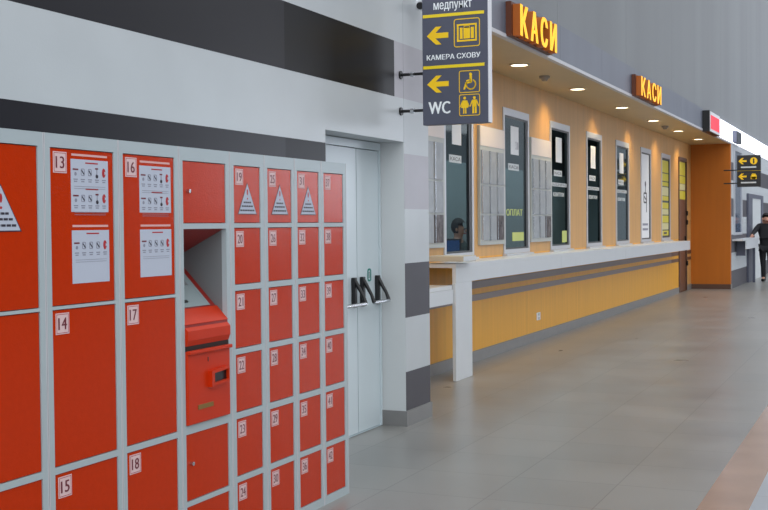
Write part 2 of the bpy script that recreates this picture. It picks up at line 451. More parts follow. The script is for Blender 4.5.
# white poster window
o, F = office_window(5, *OPEN[5], 'panel'); a, b = OPEN[5]
p = MB(); p.rect(F, a + .075, b - .1, ZB + .07, ZT - .11, -.02, -.004, M['paper_white'])
cx = (a + b) / 2
p.roundrect(F, cx - .17, cx + .13, 1.86, 2.06, .05, .03, -.004, -.001, M['navy'])
p.line(F, (cx + .1, 2.0), (cx + .1, 1.70), .035, -.004, -.001, M['navy']); p.line(F, (cx, 2.05), (cx + .02, 2.26), .03, -.004, -.001, M['navy'])
p.disc(F, cx, 2.21, .05, -.004, -.001, M['navy']); p.line(F, (cx - .1, 1.98), (cx + .04, 1.93), .03, -.004, -.001, M['navy'])
for z in (1.47, 1.38): p.rect(F, cx - .27, cx + .22, z - .02, z + .02, -.004, -.001, M['ink'])
p.build('poster', o)
# yellow sheets window
o, F = office_window(6, *OPEN[6], 'panel'); a, b = OPEN[6]
p = MB(); p.rect(F, a + .075, b - .1, ZB + .07, ZT - .11, -.02, -.008, M['booth_dark']); p.build('backing_board', o)
for z0, z1, mm in ((2.50, 2.74, 'sheet_yellow'), (2.33, 2.48, 'sheet_yellow'), (2.23, 2.31, 'sheet_yellow'), (2.04, 2.21, 'sheet_cream'), (1.94, 2.03, 'sheet_yellow'), (1.78, 1.90, 'sheet_yellow'), (1.66, 1.77, 'sheet_cream'), (1.50, 1.64, 'sheet_yellow'), (1.36, 1.49, 'sheet_cream'), (1.24, 1.34, 'sheet_yellow')):
    p = MB(); p.rect(F, a + .10, b - .15, z0, z1, -.008, -.003, M[mm])
    if z0 in (1.24,): p.rect(F, a + .3, b - .35, z0 + .03, z1 - .03, -.003, -.001, M['navy'])
    p.build('notice_sheet', o)
# brown door
a, b = OPEN[7]
o = empty_structure('door_1', (XK, (a + b) / 2, 0)); F = wall(XK)
p = MB(); p.ring(F, [(a, 0.005), (b, 0.005), (b, ZT + .03), (a, ZT + .03)], [(a + .05, .01), (b - .05, .01), (b - .05, ZT - .04), (a + .05, ZT - .04)], -.03, .02, M['brown']); p.build('door_frame', o)
p = MB(); p.rect(F, a + .05, b - .05, .01, ZT - .04, -.028, -.008, M['wood_dark']); p.build('door_leaf', o)
for z0, z1, mm in ((2.52, 2.80, 'sheet_yellow'), (2.34, 2.50, 'sheet_yellow'), (2.20, 2.33, 'sheet_cream'), (2.00, 2.18, 'sheet_yellow')):
    p = MB(); p.rect(F, a + .10, b - .12, z0, z1, -.008, -.003, M[mm]); p.build('notice_sheet', o)
p = MB(); p.box(XK - .008, XK + .03, b - .17, b - .13, 1.02, 1.2, M['black']); p.build('door_handle', o)
for z in (.55, 1.45, 1.65):
    p = MB(); p.box(XK, XK + .045, b - .05, b - .02, z, z + .1, M['black']); p.build('hinge', o)

# ------------------------------------------------------------------ worktop, posts, lower desk
def counter_top():
    o = thing('ticket_counter', (-4.0, 17.6, .94), 'long white stone counter running below all the ticket windows', 'counter')
    p = MB(); p.box(XK + .002, -3.83, 10.59, 24.70, 1.085, 1.125, M['counter'], .004); p.build('worktop', o)
    yy = 10.59; 
    p = MB()
    for k, (a, b) in enumerate(((10.59, 14.47), (14.475, 18.36), (18.365, 24.70))):
        p.box(-3.865, -3.829, a, b, .942, 1.086, M['counter'])
    p.build('apron', o)
    p = MB(); p.box(-3.865, -3.829, 10.58, 11.055, .001, .941, M['counter'], .003); p.build('leg', o)
    for yb in (13.6, 16.6, 19.6, 22.6):
        p = MB(); p.prism(Frame((0, yb, 0), (1, 0, 0), (0, 0, 1)), [(XK + .002, .945), (XK + .002, 1.084), (-3.87, 1.084), (-3.87, 1.03)], 0, .02, M['counter_b']); p.build('bracket', o)
    for (wa, wb) in OPEN[:7]:
        p = MB(); p.box(XK + .003, XK + .06, wa - .03, wb + .03, 1.1255, 1.147, M['steel']); p.build('sill_strip', o)
counter_top()
s = MB(); s.box(XK + .07, -3.74, 10.55, 10.93, 1.147, 1.200, M['counter_b'], .005); s.box(-3.745, -3.738, 10.56, 10.92, 1.152, 1.196, M['counter'])
s.build('ledge_slab', label='short cream slab lying across the near end of the white counter, above its leg', category='shelf')
o = thing('low_desk', (-4.0, 9.6, .75), 'lower white desk tucked beside the tiled pillar before the counter leg', 'desk')
p = MB(); p.box(XK + .002, -3.86, 8.62, 10.57, .885, .922, M['counter'], .004); p.build('worktop', o)
p = MB(); p.box(-3.885, -3.85, 8.62, 10.57, .750, .884, M['counter']); p.build('apron', o)
p = MB(); p.box(XK + .002, -3.89, 8.62, 8.66, .13, .884, M['counter_b']); p.build('side_panel', o)

o = thing('power_outlet', (XK, 14.7, .28), 'small white power outlet low on the orange panel below the counter', 'outlet')
p = MB(); p.box(XK, XK + .012, 14.63, 14.78, .262, .36, M['paper_white'], .003); p.build('cover_plate', o)
for z in (.285, .335):
    p = MB(); p.disc(wall(XK + .012), 14.705, z, .02, 0, .002, M['ink'], 12); p.build('socket', o)

# ------------------------------------------------------------------ downlights and detectors
LY = [9.95, 12.49, 15.08, 17.8, 20.35, 22.88, 25.37]
where = ['nearest the hanging sign', 'above the gap between the first two leaflet boards', 'above the third ticket window', 'above the fourth ticket window', 'above the fifth ticket window', 'above the white poster window', 'last before the orange end panel']
dn = Frame((0, 0, 3.245), (1, 0, 0), (0, -1, 0))
for i, yl in enumerate(LY):
    o = thing('downlight', (-3.76, yl, 3.245), 'round recessed downlight in the canopy underside, ' + where[i], 'ceiling light', 'recessed downlights in the canopy')
    p = MB(); F = Frame((-3.76, yl, 3.244), (1, 0, 0), (0, -1, 0))
    n = 24
    p.ring(F, [(.115 * math.cos(k * 2 * math.pi / n), .115 * math.sin(k * 2 * math.pi / n)) for k in range(n)], [(.092 * math.cos(k * 2 * math.pi / n), .092 * math.sin(k * 2 * math.pi / n)) for k in range(n)], 0, .012, M['lamp_dim'])
    p.build('trim_ring', o)
    p = MB(); p.disc(F, 0, 0, .093, 0, .006, M['lamp'], 24); p.build('lens', o)
    ld = bpy.data.lights.new('downlight beam', 'SPOT'); ld.energy = 46; ld.color = (1, .74, .34); ld.spot_size = math.radians(124); ld.spot_blend = 1.0; ld.shadow_soft_size = .07
    lo = bpy.data.objects.new('downlight_beam', ld); COL.objects.link(lo); lo.location = (-3.76, yl, 3.225); lo.rotation_euler = (0, math.radians(16), 0)
for yl, lb in ((13.61, 'small round smoke detector between the first and second canopy lights'), (21.63, 'small round smoke detector farther along the canopy')):
    o = thing('smoke_detector', (-3.79, yl, 3.244), lb, 'smoke detector')
    p = MB(); p.tube([(-3.79, yl, 3.244), (-3.79, yl, 3.215)], [.065, .06], M['detector'], 20); p.build('base', o)
    p = MB(); p.tube([(-3.79, yl, 3.215), (-3.79, yl, 3.185)], [.045, .03], M['detector'], 20); p.build('sensor_dome', o)

# ------------------------------------------------------------------ leaflet boards
BL = [(10.60, 11.22, 'leaflet board behind the hanging sign, beside the tiled pillar'), (12.33, 13.23, 'grey leaflet board between the first and second ticket windows'), (14.33, 15.29, 'grey leaflet board between the second and third ticket windows')]
for a, b, lb in BL:
    o = thing('leaflet_board', (XK, (a + b) / 2, 1.27), lb, 'notice board', 'acrylic leaflet boards')
    F = wall(XK)
    p = MB(); p.rect(F, a, b, 1.27, 2.59, .001, .03, M['board']); p.build('board', o)
    p = MB(); p.rect(F, a + .01, b - .01, 2.37, 2.585, .03, .036, M['board_head']); p.build('header_sheet', o)
    n = 3 if b - a > .7 else 2
    wd = (b - a - .08) / n
    for r, (z0, z1) in enumerate(((1.95, 2.32), (1.62, 1.93), (1.32, 1.60))):
        for k in range(n):
            y0 = a + .04 + k * wd; y1 = y0 + wd - .03
            p = MB()
            p.rect(F, y0, y1, z0, z1, .03, .042, M['photo'] if (r == 2 and k == n - 1) else M['sleeve'])
            p.rect(F, y0, y0 + .012, z0, z1, .042, .05, M['chrome'])
            p.build('leaflet_pocket', o)

# ------------------------------------------------------------------ КАСИ letter signs
def kasy(y0, y1, z0, z1, lb):
    o = thing('letter_sign', (XW, (y0 + y1) / 2, z0), lb, 'sign', 'yellow lit letter signs on the fascia')
    F = wall(XW)
    p = MB(); p.rect(F, y0 - .03, y1 + .02, z0 - .005, z1 + .02, .001, .055, M['kasy_back']); p.build('backing_box', o)
    h = (y1 - y0) / 4
    for k, ch in enumerate('КАСИ'):
        p = MB(); p.text(F, ch, y0 + k * h + .05, y0 + (k + 1) * h - .075, z0, z1, .055, .125, M['kasy'], M['kasy_side'], bold=.085); p.build('letter', o)
kasy(10.66, 12.05, 3.265, 3.560, 'yellow lit letters КАСИ on the canopy fascia, nearest the hanging sign')
kasy(16.43, 18.05, 3.265, 3.535, 'yellow lit letters КАСИ farther along the canopy fascia')
o = thing('information_display', (XW, 23.8, 3.22), 'red lit display box standing out from the far fascia', 'display')
p = MB(); p.box(XW, XW + .13, 23.0, 24.5, 3.22, 3.62, M['black']); p.build('housing', o)
p = MB(); p.rect(wall(XW + .13), 23.08, 24.42, 3.23, 3.61, 0, .006, M['paper_white']); p.rect(wall(XW + .13), 23.14, 24.3, 3.28, 3.54, .006, .012, M['redled']); p.build('screen', o)
o = MB(); o.box(XW, XW + .1, 27.5, 28.4, 3.29, 3.55, M['sign']); o.box(XW + .1, XW + .108, 27.54, 28.36, 3.31, 3.53, M['booth_dark'])
o.build('wall_speaker', label='dark box on the bright far fascia, right of the red display', category='speaker')
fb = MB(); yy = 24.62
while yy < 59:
    fb.box(XW - .03, XW, yy, min(yy + 2.09, 61.9), 3.2775, 3.656, M['fascia_glare']); yy += 2.1
fb.build('far_fascia_glare', label='white fascia band beyond the red display, reflected glare made to glow', category='light box')

# ------------------------------------------------------------------ hanging signs
def arrow(mb, F, cx, cz, w, h, m, d=.002):
    a = w / 2; s = h * .15
    mb.prism(F, [(cx - a, cz), (cx - a + w * .42, cz + h / 2), (cx - a + w * .68, cz + h / 2), (cx - a + w * .40, cz + s), (cx + a, cz + s), (cx + a, cz - s), (cx - a + w * .40, cz - s), (cx - a + w * .68, cz - h / 2), (cx - a + w * .42, cz - h / 2)], 0, d, m)
def suitcase(mb, F, x0, x1, z0, z1, mY, mB):
    mb.roundrect(F, x0, x1, z0, z1, .018, .006, 0, .002, mY)
    px, pz = (x1 - x0) * .12, (z1 - z0) * .19
    mb.ring(F, [(x0 + px, z0 + pz), (x1 - px, z0 + pz), (x1 - px, z1 - pz), (x0 + px, z1 - pz)], [(x0 + px + .012, z0 + pz + .012), (x1 - px - .012, z0 + pz + .012), (x1 - px - .012, z1 - pz - .012), (x0 + px + .012, z1 - pz - .012)], 0, .002, mY)
    mb.rect(F, x0 + px + .022, x1 - px - .022, z0 + pz + .020, z1 - pz - .026, 0, .002, mY)
    cx = (x0 + x1) / 2; zt = z1 - pz - .026
    mb.roundrect(F, cx - .022, cx + .022, zt - .004, zt + .012, .004, .004, 0, .002, mY)
    for dx in (-.028, .028): mb.rect(F, cx + dx - .003, cx + dx + .003, z0 + pz + .020, zt, .002, .003, mB)
def wheelchair(mb, F, x0, x1, z0, z1, m):
    mb.roundrect(F, x0, x1, z0, z1, .014, .005, 0, .002, m)
    cx, cz, s = (x0 + x1) / 2, (z0 + z1) / 2, (z1 - z0)
    P = lambda a, b: (cx + a * s, cz + b * s)
    mb.disc(F, *P(.06, .32), .07 * s, 0, .002, m, 14)
    mb.line(F, P(.06, .24), P(.07, -.02), .11 * s, 0, .002, m)
    mb.line(F, P(.06, .09), P(-.14, .03), .06 * s, 0, .002, m)
    mb.line(F, P(.07, -.03), P(-.15, -.06), .08 * s, 0, .002, m)
    mb.line(F, P(-.15, -.05), P(-.25, -.34), .08 * s, 0, .002, m)
    mb.arc(F, *P(.07, -.13), .22 * s, .055 * s, 60, -190, 0, .002, m)
def man(mb, F, cx, z0, z1, m, woman=False):
    h = z1 - z0
    P = lambda a, b: (cx + a * h, z0 + b * h)
    mb.disc(F, *P(0, .91), .085 * h, 0, .002, m, 14)
    if woman:
        mb.prism(F, [P(-.12, .78), P(.12, .78), P(.22, .34), P(-.22, .34)], 0, .002, m)
        for s in (-1, 1): mb.rect(F, cx + s * .06 * h - .035 * h, cx + s * .06 * h + .035 * h, z0, z0 + .34 * h, 0, .002, m)
    else:
        mb.rect(F, cx - .13 * h, cx + .13 * h, z0 + .38 * h, z0 + .80 * h, 0, .002, m)
        for s in (-1, 1): mb.rect(F, cx + s * .075 * h - .055 * h, cx + s * .075 * h + .055 * h, z0, z0 + .40 * h, 0, .002, m)
    for s in (-1, 1): mb.line(F, P(s * .13, .75), P(s * .26, .42), .06 * h, 0, .002, m)

o = thing('hanging_sign', (-2.89, 8.04, 2.22), 'charcoal hanging sign with yellow arrows and WC lettering, fixed to the tiled pillar', 'sign')
p = MB(); p.box(-3.137, -2.640, 8.0, 8.075, 2.222, 3.42, M['sign'], .003); p.build('panel', o)
p = MB(); p.box(-2.6395, -2.632, 8.004, 8.071, 2.226, 3.416, M['sign_side_lit']); p.build('lit_side', o, label='right side face painted as lit')  # light falling on the sign's right face, put in as near white
F = front(8.0)
def spart(name, fn, label=None):
    p = MB(); fn(p); q = p.build(name, o)
    if label: q['label'] = label
Fm = Frame((0, 7.9999, 0), (1, 0, 0), (0, 0, 1))
spart('lettering', lambda p: p.text(Fm, 'медпункт', -3.047, -2.757, 3.030, 3.098, 0, .0015, M['white_letter'], bold=.012), 'white lettering медпункт')
for z in (3.005, 2.636): spart('divider_line', lambda p: p.rect(Fm, -3.130, -2.665, z - .011, z + .011, 0, .003, M['yellow_line']), 'yellow line')
spart('arrow', lambda p: arrow(p, Fm, -3.018, 2.862, .165, .128, M['yellow']), 'yellow arrow pointing left')
spart('pictogram', lambda p: suitcase(p, Fm, -2.893, -2.697, 2.768, 2.970, M['yellow'], M['sign']), 'yellow suitcase pictogram')
spart('lettering', lambda p: p.text(Fm, 'КАМЕРА СХОВУ', -3.102, -2.696, 2.688, 2.726, 0, .0015, M['white_letter']), 'white lettering КАМЕРА СХОВУ')
spart('arrow', lambda p: arrow(p, Fm, -3.018, 2.514, .165, .122, M['yellow']), 'yellow arrow pointing left')
spart('pictogram', lambda p: wheelchair(p, Fm, -2.857, -2.700, 2.441, 2.599, M['yellow']), 'yellow wheelchair pictogram')
def ppl(p):
    p.roundrect(Fm, -2.857, -2.700, 2.276, 2.430, .014, .005, 0, .002, M['yellow'])
    man(p, Fm, -2.815, 2.292, 2.414, M['yellow'], True); man(p, Fm, -2.742, 2.292, 2.414, M['yellow'])
spart('pictogram', ppl, 'yellow man and woman pictogram')
spart('lettering', lambda p: p.text(Fm, 'WC', -3.090, -2.928, 2.300, 2.388, 0, .0015, M['white_letter']), 'white lettering WC')
for z in (2.602, 2.335, 3.36):
    p = MB(); p.tube([(XW, 8.04, z), (-3.136, 8.04, z)], .011, M['black'], 10)
    p.tube([(-3.247, 8.04, z), (-3.220, 8.04, z)], .019, M['chrome'], 12); p.tube([(XW, 8.04, z), (XW + .012, 8.04, z)], .03, M['black'], 12)
    p.build('mounting_rod', o)
o = thing('wall_camera', (-3.2, 8.35, 3.12), 'white camera fitting on the pillar beside the top of the hanging sign', 'camera')
p = MB(); p.tube([(-3.33, 8.4, 3.18), (-3.31, 8.4, 3.18)], .04, M['paper_white'], 14); p.tube([(-3.31, 8.4, 3.18), (-3.24, 8.38, 3.15)], .014, M['paper_white'], 10); p.build('bracket', o)
p = MB(); p.tube([(-3.245, 8.40, 3.16), (-3.245, 8.24, 3.135)], [.035, .035], M['paper_white'], 16); p.build('housing', o)
p = MB(); p.tube([(-3.245, 8.24, 3.135), (-3.245, 8.225, 3.1327)], [.028, .026], M['black'], 16); p.build('lens', o)

o = thing('hanging_sign', (-2.8, 26.04, 2.24), 'small far hanging sign with two yellow arrows, beside the orange end panel', 'sign')
p = MB(); p.box(-3.05, -2.57, 26.0, 26.07, 2.24, 2.575, M['sign_far']); p.box(-3.05, -2.57, 26.0, 26.07, 2.585, 2.91, M['sign_far']); p.box(-3.045, -2.575, 26.01, 26.06, 2.57, 2.59, M['yellow_line']); p.build('panel', o)
Fm = Frame((0, 25.999, 0), (1, 0, 0), (0, 0, 1))
for z in (2.785, 2.46):
    p = MB(); arrow(p, Fm, -2.94, z, .17, .13, M['yellow'], .003); p.build('arrow', o)
    p = MB()
    if z > 2.6:
        p.disc(Fm, -2.71, z, .075, 0, .003, M['yellow'], 18); p.rect(Fm, -2.725, -2.695, z - .05, z + .05, .003, .005, M['sign_far'])
    else:
        p.disc(Fm, -2.71, z, .065, 0, .003, M['yellow'], 6); p.rect(Fm, -2.77, -2.65, z - .06, z - .01, 0, .003, M['yellow'])
    p.build('pictogram', o)
    p = MB(); p.rect(Fm, -2.97, -2.66, z - .145, z - .115, 0, .002, M['decal']); p.build('caption', o)
for z in (2.60, 2.32):
    p = MB(); p.tube([(XW, 26.04, z), (-3.05, 26.04, z)], .014, M['black']); p.build('mounting_rod', o)

# ------------------------------------------------------------------ emergency double door in the recess
o = empty_structure('door_2', (-3.53, 7.45, 0)); F = wall(-3.53)
p = MB(); p.ring(F, [(6.79, .004), (8.095, .004), (8.095, 2.11), (6.79, 2.11)], [(6.83, .006), (8.075, .006), (8.075, 2.055), (6.83, 2.055)], -.045, .012, M['door']); p.build('door_frame', o)
for a, b in ((6.835, 7.678), (7.690, 8.070)):
    p = MB(); p.rect(F, a, b, .012, 2.05, -.045, 0, M['door']); p.build('door_leaf', o)
p = MB(); p.rect(F, 7.679, 7.689, .012, 2.05, -.045, -.012, M['black']); p.build('seam_strip', o)
def pushbar(name, ya, yb, z=.945):
    q = p = MB(); p.tube([(-3.425, ya, z), (-3.425, yb, z)], .0135, M['chrome'], 12); q = p.build('push_bar', o, label='chrome push bar')
    for yb_ in (ya, yb):
        p = MB()
        p.box(-3.53, -3.500, yb_ - .022, yb_ + .022, z - .03, z + .185, M['black'], .006)
        p.tube([(-3.512, yb_, z + .168), (-3.48, yb_, z + .115), (-3.445, yb_, z + .055), (-3.425, yb_, z)], [.016, .014, .012, .015], M['black'], 10)
        p.build('bracket', q)
pushbar('a', 7.02, 7.60); pushbar('b', 7.745, 8.015)
p = MB(); p.roundrect(F, 7.862, 7.925, 1.09, 1.185, .024, .012, .0005, .004, M['teal']); p.rect(F, 7.885, 7.902, 1.115, 1.16, .0005, .003, M['screen']); p.build('sticker', o, label='small teal sticker')

# ------------------------------------------------------------------ lockers
TALL = [(1.215, 1.795), (.627, 1.203), (.035, .602)]
SMALL = [(1.516, 1.785), (1.230, 1.495), (.932, 1.202), (.635, .905), (.335, .605), (.045, .308)]
def cab_body(o, y0, y1, a, b, cells, xb=-3.315, hollow=None):
    p = MB(); p.box(xb, -2.826, y0, y1, 0.012, 1.842, M['frame'])if not hollow else None
    if hollow:
        h0, h1 = hollow
        p.box(xb, -2.826, y0, y1, 0.012, h0, M['frame']); p.box(xb, -2.826, y0, y1, h1, 1.842, M['frame'])
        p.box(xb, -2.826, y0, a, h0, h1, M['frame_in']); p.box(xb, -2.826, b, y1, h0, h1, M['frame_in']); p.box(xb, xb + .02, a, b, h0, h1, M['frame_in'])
    # shade in the door gaps, painted as a dark sheet behind each door
    for z0, z1 in cells: p.rect(wall(-2.826), a - .001, b + .001, z0 - .001, z1 + .001, 0, .001, M['gap'])
    p.build('body', o)
    p = MB()
    p.box(-2.826, XL, y0, a, .0, 1.845, M['frame']); p.box(-2.826, XL, b, y1, .0, 1.845, M['frame'])
    zs = sorted(cells); lo = 0.0
    allc = sorted(list(cells) + ([hollow] if hollow else []))
    for z0, z1 in allc:
        if z0 > lo: p.box(-2.826, XL, a, b, lo, z0, M['frame'])
        lo = z1
    p.box(-2.826, XL, a, b, lo, 1.845, M['frame'])
    # raised lip along both edges of the frame
    for yy in (y0, y1 - .004): p.box(XL, XL + .0015, yy, yy + .004, .0, 1.845, M['trim'])
    p.build('front_frame', o)
def door(o, a, b, z0, z1, g=.0025):
    p = MB(); p.box(-2.824, XL - .004, a + g, b - g, z0 + g, z1 - g, M['red'], .0015); return p.build('door', o)
XD = XL - .004
def plate(d, a, z1, num, w=.076, h=.078):
    F = wall(XD); y0 = a + .020; zt = z1 - .014
    p = MB(); p.rect(F, y0, y0 + w, zt - h, zt, .0003, .002, M['plate'])
    p.ring(F, [(y0 + .004, zt - h + .004), (y0 + w - .004, zt - h + .004), (y0 + w - .004, zt - .004), (y0 + .004, zt - .004)], [(y0 + .006, zt - h + .006), (y0 + w - .006, zt - h + .006), (y0 + w - .006, zt - .006), (y0 + .006, zt - .006)], .002, .0024, M['ink_red'])
    p.text(F, num, y0 + w * .19, y0 + w * .81, zt - h * .78, zt - h * .22, .002, .0028, M['plum'])
    p.build('number_plate', d)
def sheet(d, y0, y1, z0, z1, rows, half=False):
    F = wall(XD); w = y1 - y0; h = z1 - z0
    p = MB(); p.rect(F, y0, y1, z0, z1, .0003, .0015, M['paper'])
    k = 0.0015; D = (.0015, .0021)
    p.rect(F, y0 + .005, y1 - .004, z1 + .012, z1 + .020, .0003, .001, M['pinkline'])
    for r in range(rows):
        zt = z1 - .012 - r * h * .5
        p.rect(F, y0 + w * .38, y0 + w * .72, zt - .003, zt + .002, *D, M['ink_red'])
        zc = zt - .035 - (.01 if half else 0)
        for j in range(5):
            yc = y0 + w * (.12 + j * .19)
            if j == 0: p.rect(F, yc - .016, yc + .016, zc + .006, zc + .012, *D, M['plum']); p.disc(F, yc, zc - .008, .007, *D, M['ink'], 10)
            elif j == 4: p.disc(F, yc, zc, .011, *D, M['ink_red'], 12, .018); p.prism(F, [(yc + .004, zc - .006), (yc + .018, zc), (yc + .004, zc + .006)], .0021, .0025, M['paper'])
            elif j == 3 and not half: p.rect(F, yc - .010, yc + .008, zc + .012, zc + .018, *D, M['plum']); p.line(F, (yc, zc + .012), (yc, zc - .012), .004, *D, M['ink']); p.disc(F, yc, zc - .014, .008, *D, M['navy'], 10)
            else:
                p.roundrect(F, yc - .011, yc + .011, zc - .014, zc + .013, .005, .003, *D, M['ink']); p.line(F, (yc - .006, zc + .006), (yc + .007, zc - .008), .005, *D, M['navy'])
            p.rect(F, yc - .012, yc + .012, zc - .030, zc - .026, *D, M['ink']); p.rect(F, yc - .009, yc + .009, zc - .038, zc - .034, *D, M['ink'])
        for q in range(2): p.rect(F, y0 + w * .08, y0 + w * .92, zc - .055 - q * .008, zc - .0535 - q * .008, *D, M['ink'])
    p.build('instruction_sheet', d, label='white instruction sheet with small red and grey pictures')
def triangle(d, yc, z0, w, h):
    F = wall(XD)
    p = MB(); p.prism(F, [(yc - w / 2, z0), (yc + w / 2, z0), (yc, z0 + h)], .0003, .0012, M['navy'])
    s = .93; p.prism(F, [(yc - w / 2 * s, z0 + h * .025), (yc + w / 2 * s, z0 + h * .025), (yc, z0 + h * .955)], .0012, .0018, M['paper'])
    p.disc(F, yc, z0 + h * .70, w * .035, .0018, .0024, M['ink_red'], 10, h * .10); p.disc(F, yc, z0 + h * .50, w * .03, .0018, .0024, M['ink_red'], 10, h * .03)
    for k, (q, ww) in enumerate(((.38, .20), (.26, .30), (.13, .38))):
        n = 4 + k
        for j in range(n):
            a = yc - ww * w + 2 * ww * w * j / n; p.rect(F, a, a + 2 * ww * w / n * .82, z0 + h * q - h * .025, z0 + h * q + h * .025, .0018, .0024, M['navy'])
    p.build('warning_sticker', d, label='white triangular warning sticker with a red exclamation mark')

G = 'red and grey locker columns'
def column(y0, y1, a, b, cells, nums, label):
    o = thing('locker_cabinet', (-3.06, (y0 + y1) / 2, 0), label, 'locker', G)
    cab_body(o, y0, y1, a, b, cells)
    return o, [door(o, a, b, *c) for c in cells]
o, D = column(2.965, 3.410, 3.00, 3.379, TALL, (10, 11, 12), 'leftmost tall locker column, cut by the left edge of the photo')
triangle(D[0], 3.188, 1.490, .21, .165)
for d, n, c in zip(D, ('10', '11', '12'), TALL): plate(d, 3.00, c[1], n)
o, D = column(3.413, 3.853, 3.446, 3.826, TALL, None, 'tall grey-framed red locker column with doors 13, 14 and 15 and two instruction sheets')
for d, n, c in zip(D, ('13', '14', '15'), TALL): plate(d, 3.446, c[1], n)
sheet(D[0], 3.566, 3.791, 1.561, 1.758, 2); sheet(D[0], 3.567, 3.792, 1.293, 1.492, 1, True)
o, D = column(3.856, 4.280, 3.885, 4.250, TALL, None, 'tall locker column with doors 16, 17 and 18, left of the payment terminal')
for d, n, c in zip(D, ('16', '17', '18'), TALL): plate(d, 3.885, c[1], n)
sheet(D[0], 3.999, 4.223, 1.561, 1.752, 2); sheet(D[0], 3.999, 4.223, 1.298, 1.492, 1, True)
SC4 = [(4.703, 5.025, 4.739, 4.988, 19, 'first small locker column right of the terminal, doors 19 to 24'),
       (5.028, 5.340, 5.059, 5.310, 25, 'second small locker column, doors 25 to 30'),
       (5.343, 5.646, 5.371, 5.619, 31, 'third small locker column, doors 31 to 36'),
       (5.649, 5.958, 5.676, 5.920, 37, 'last small locker column beside the double door, doors 37 to 42')]
for y0, y1, a, b, n0, lb in SC4:
    o, D = column(y0, y1, a, b, SMALL, None, lb)
    for k, (d, c) in enumerate(zip(D, SMALL)):
        plate(d, a, c[1] - .002, str(n0 + k), .070, .074)
    if n0 < 37: triangle(D[0], (a + b) / 2 + .004, 1.557, .178, .150)

# terminal column
a, b = 4.313, 4.668
o = thing('locker_terminal', (-3.06, 4.49, 0), 'grey column with the open red payment terminal among the lockers', 'payment terminal')
cab_body(o, 4.283, 4.700, a, b, [(1.516, 1.787), (.310, .602), (.035, .288)], hollow=(.640, 1.492))
for z0, z1 in ((1.516, 1.787), (.310, .602), (.035, .288)):
    d = door(o, a, b, z0, z1)
    zc = 1.655 if z1 > 1.7 else z1 - .13
    q = MB(); q.tube([(XD, a + .038, zc), (XD + .016, a + .038, zc)], .009, M['chrome'], 14); q.build('lock_knob', d)
# inner wedge: upper red panel, lower sloped console with screen, front shelf, cash panel
FY = Frame((0, b, 0), (1, 0, 0), (0, 0, 1))      # a = x, b = z, extrude towards -y
def yprism(pts, y0, y1, m):
    p = MB(); p.prism(Frame((0, 0, 0), (1, 0, 0), (0, 0, 1)), pts, -y1, -y0, m); return p
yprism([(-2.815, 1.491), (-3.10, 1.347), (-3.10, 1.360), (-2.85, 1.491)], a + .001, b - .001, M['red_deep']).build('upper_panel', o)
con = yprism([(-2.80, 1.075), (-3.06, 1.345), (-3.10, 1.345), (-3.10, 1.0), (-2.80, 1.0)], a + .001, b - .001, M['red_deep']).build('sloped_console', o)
# screen lies on the slope
sl = Vector((-.26, 0, .27)).normalized()
FS = Frame((-2.80, a, 1.075), (0, 1, 0), sl)
p = MB(); p.rect(FS, .001, b - a - .001, .0, .085, .0005, .005, M['red_flat']); p.build('console_lip', o)
p = MB(); p.rect(FS, .02, b - a - .045, .095, .355, .0005, .004, M['screen'])
for q in (.12, .17): p.rect(FS, .10, .15, q, q + .012, .004, .010, M['black'])
p.rect(FS, .06, .26, .22, .33, .004, .006, M['frame_in'])
p.build('screen', o, label='pale glass screen')
yprism([(-2.90, 1.125), (-2.86, 1.125), (-2.785, 1.050), (-2.785, 1.010), (-2.795, .985), (-2.84, .985), (-2.90, 1.0)], a + .001, b - .001, M['red_flat']).build('front_shelf', o)
yprism([(-2.83, .985), (-2.795, .985), (-2.795, .962), (-2.83, .962)], a + .002, b - .002, M['gap']).build('slot_shade', o)  # shade inside the slot, put in as a dark block
pn = MB(); pn.box(-2.83, -2.788, a + .002, b - .002, .642, .950, M['red_flat'], .004); pn.box(-2.83, -2.775, a + .002, b + .002, .948, .964, M['red_flat'], .003)
pn = pn.build('cash_panel', o)
p = MB(); FW = wall(-2.788)
p.ring(FW, [(4.478, .790), (4.630, .800), (4.630, .870), (4.478, .862)], [(4.502, .806), (4.622, .812), (4.622, .858), (4.502, .850)], -.002, .020, M['red_flat'])
p.rect(FW, 4.502, 4.622, .806, .856, 0, .006, M['black']); p.build('note_slot', pn)
p = MB(); p.rect(FW, 4.39, 4.515, .702, .722, 0, .003, M['brass']); p.build('brass_label', pn)
p = MB(); p.rect(FW, 4.475, 4.480, .905, .925, 0, .002, M['black']); p.build('keyhole', pn)

# ------------------------------------------------------------------ things beyond the end panel
o = thing('desk', (-3.2, 29.6, 0), 'white wall desk beyond the orange end panel where the person leans', 'desk')
p = MB(); p.box(XW + .002, -3.09, 27.45, 30.7, 1.07, 1.11, M['counter']); p.build('worktop', o)
p = MB(); p.box(-3.12, -3.092, 28.1, 30.7, .87, 1.069, M['counter']); p.build('apron', o)
p = MB(); p.box(XW + .002, -3.13, 28.2, 28.25, .72, 1.069, M['sign']); p.build('bracket', o)
p = MB(); p.box(-3.2, -3.14, 30.4, 30.46, .001, 1.069, M['sign']); p.build('leg', o)
o = empty_structure('window_10', (XW, 28.4, 1.2)); F = wall(XW)
p = MB(); p.ring(F, [(27.7, 1.2), (29.2, 1.2), (29.2, 3.2), (27.7, 3.2)], [(27.8, 1.26), (29.1, 1.26), (29.1, 3.12), (27.8, 3.12)], 0, .03, M['steel']); p.build('window_frame', o)
p = MB(); p.rect(F, 27.8, 29.1, 1.26, 3.12, .001, .012, mat('blue grey glazing', (92, 106, 128), .1)); p.build('pane', o)
o = empty_structure('door_3', (XW, 31.8, 0))
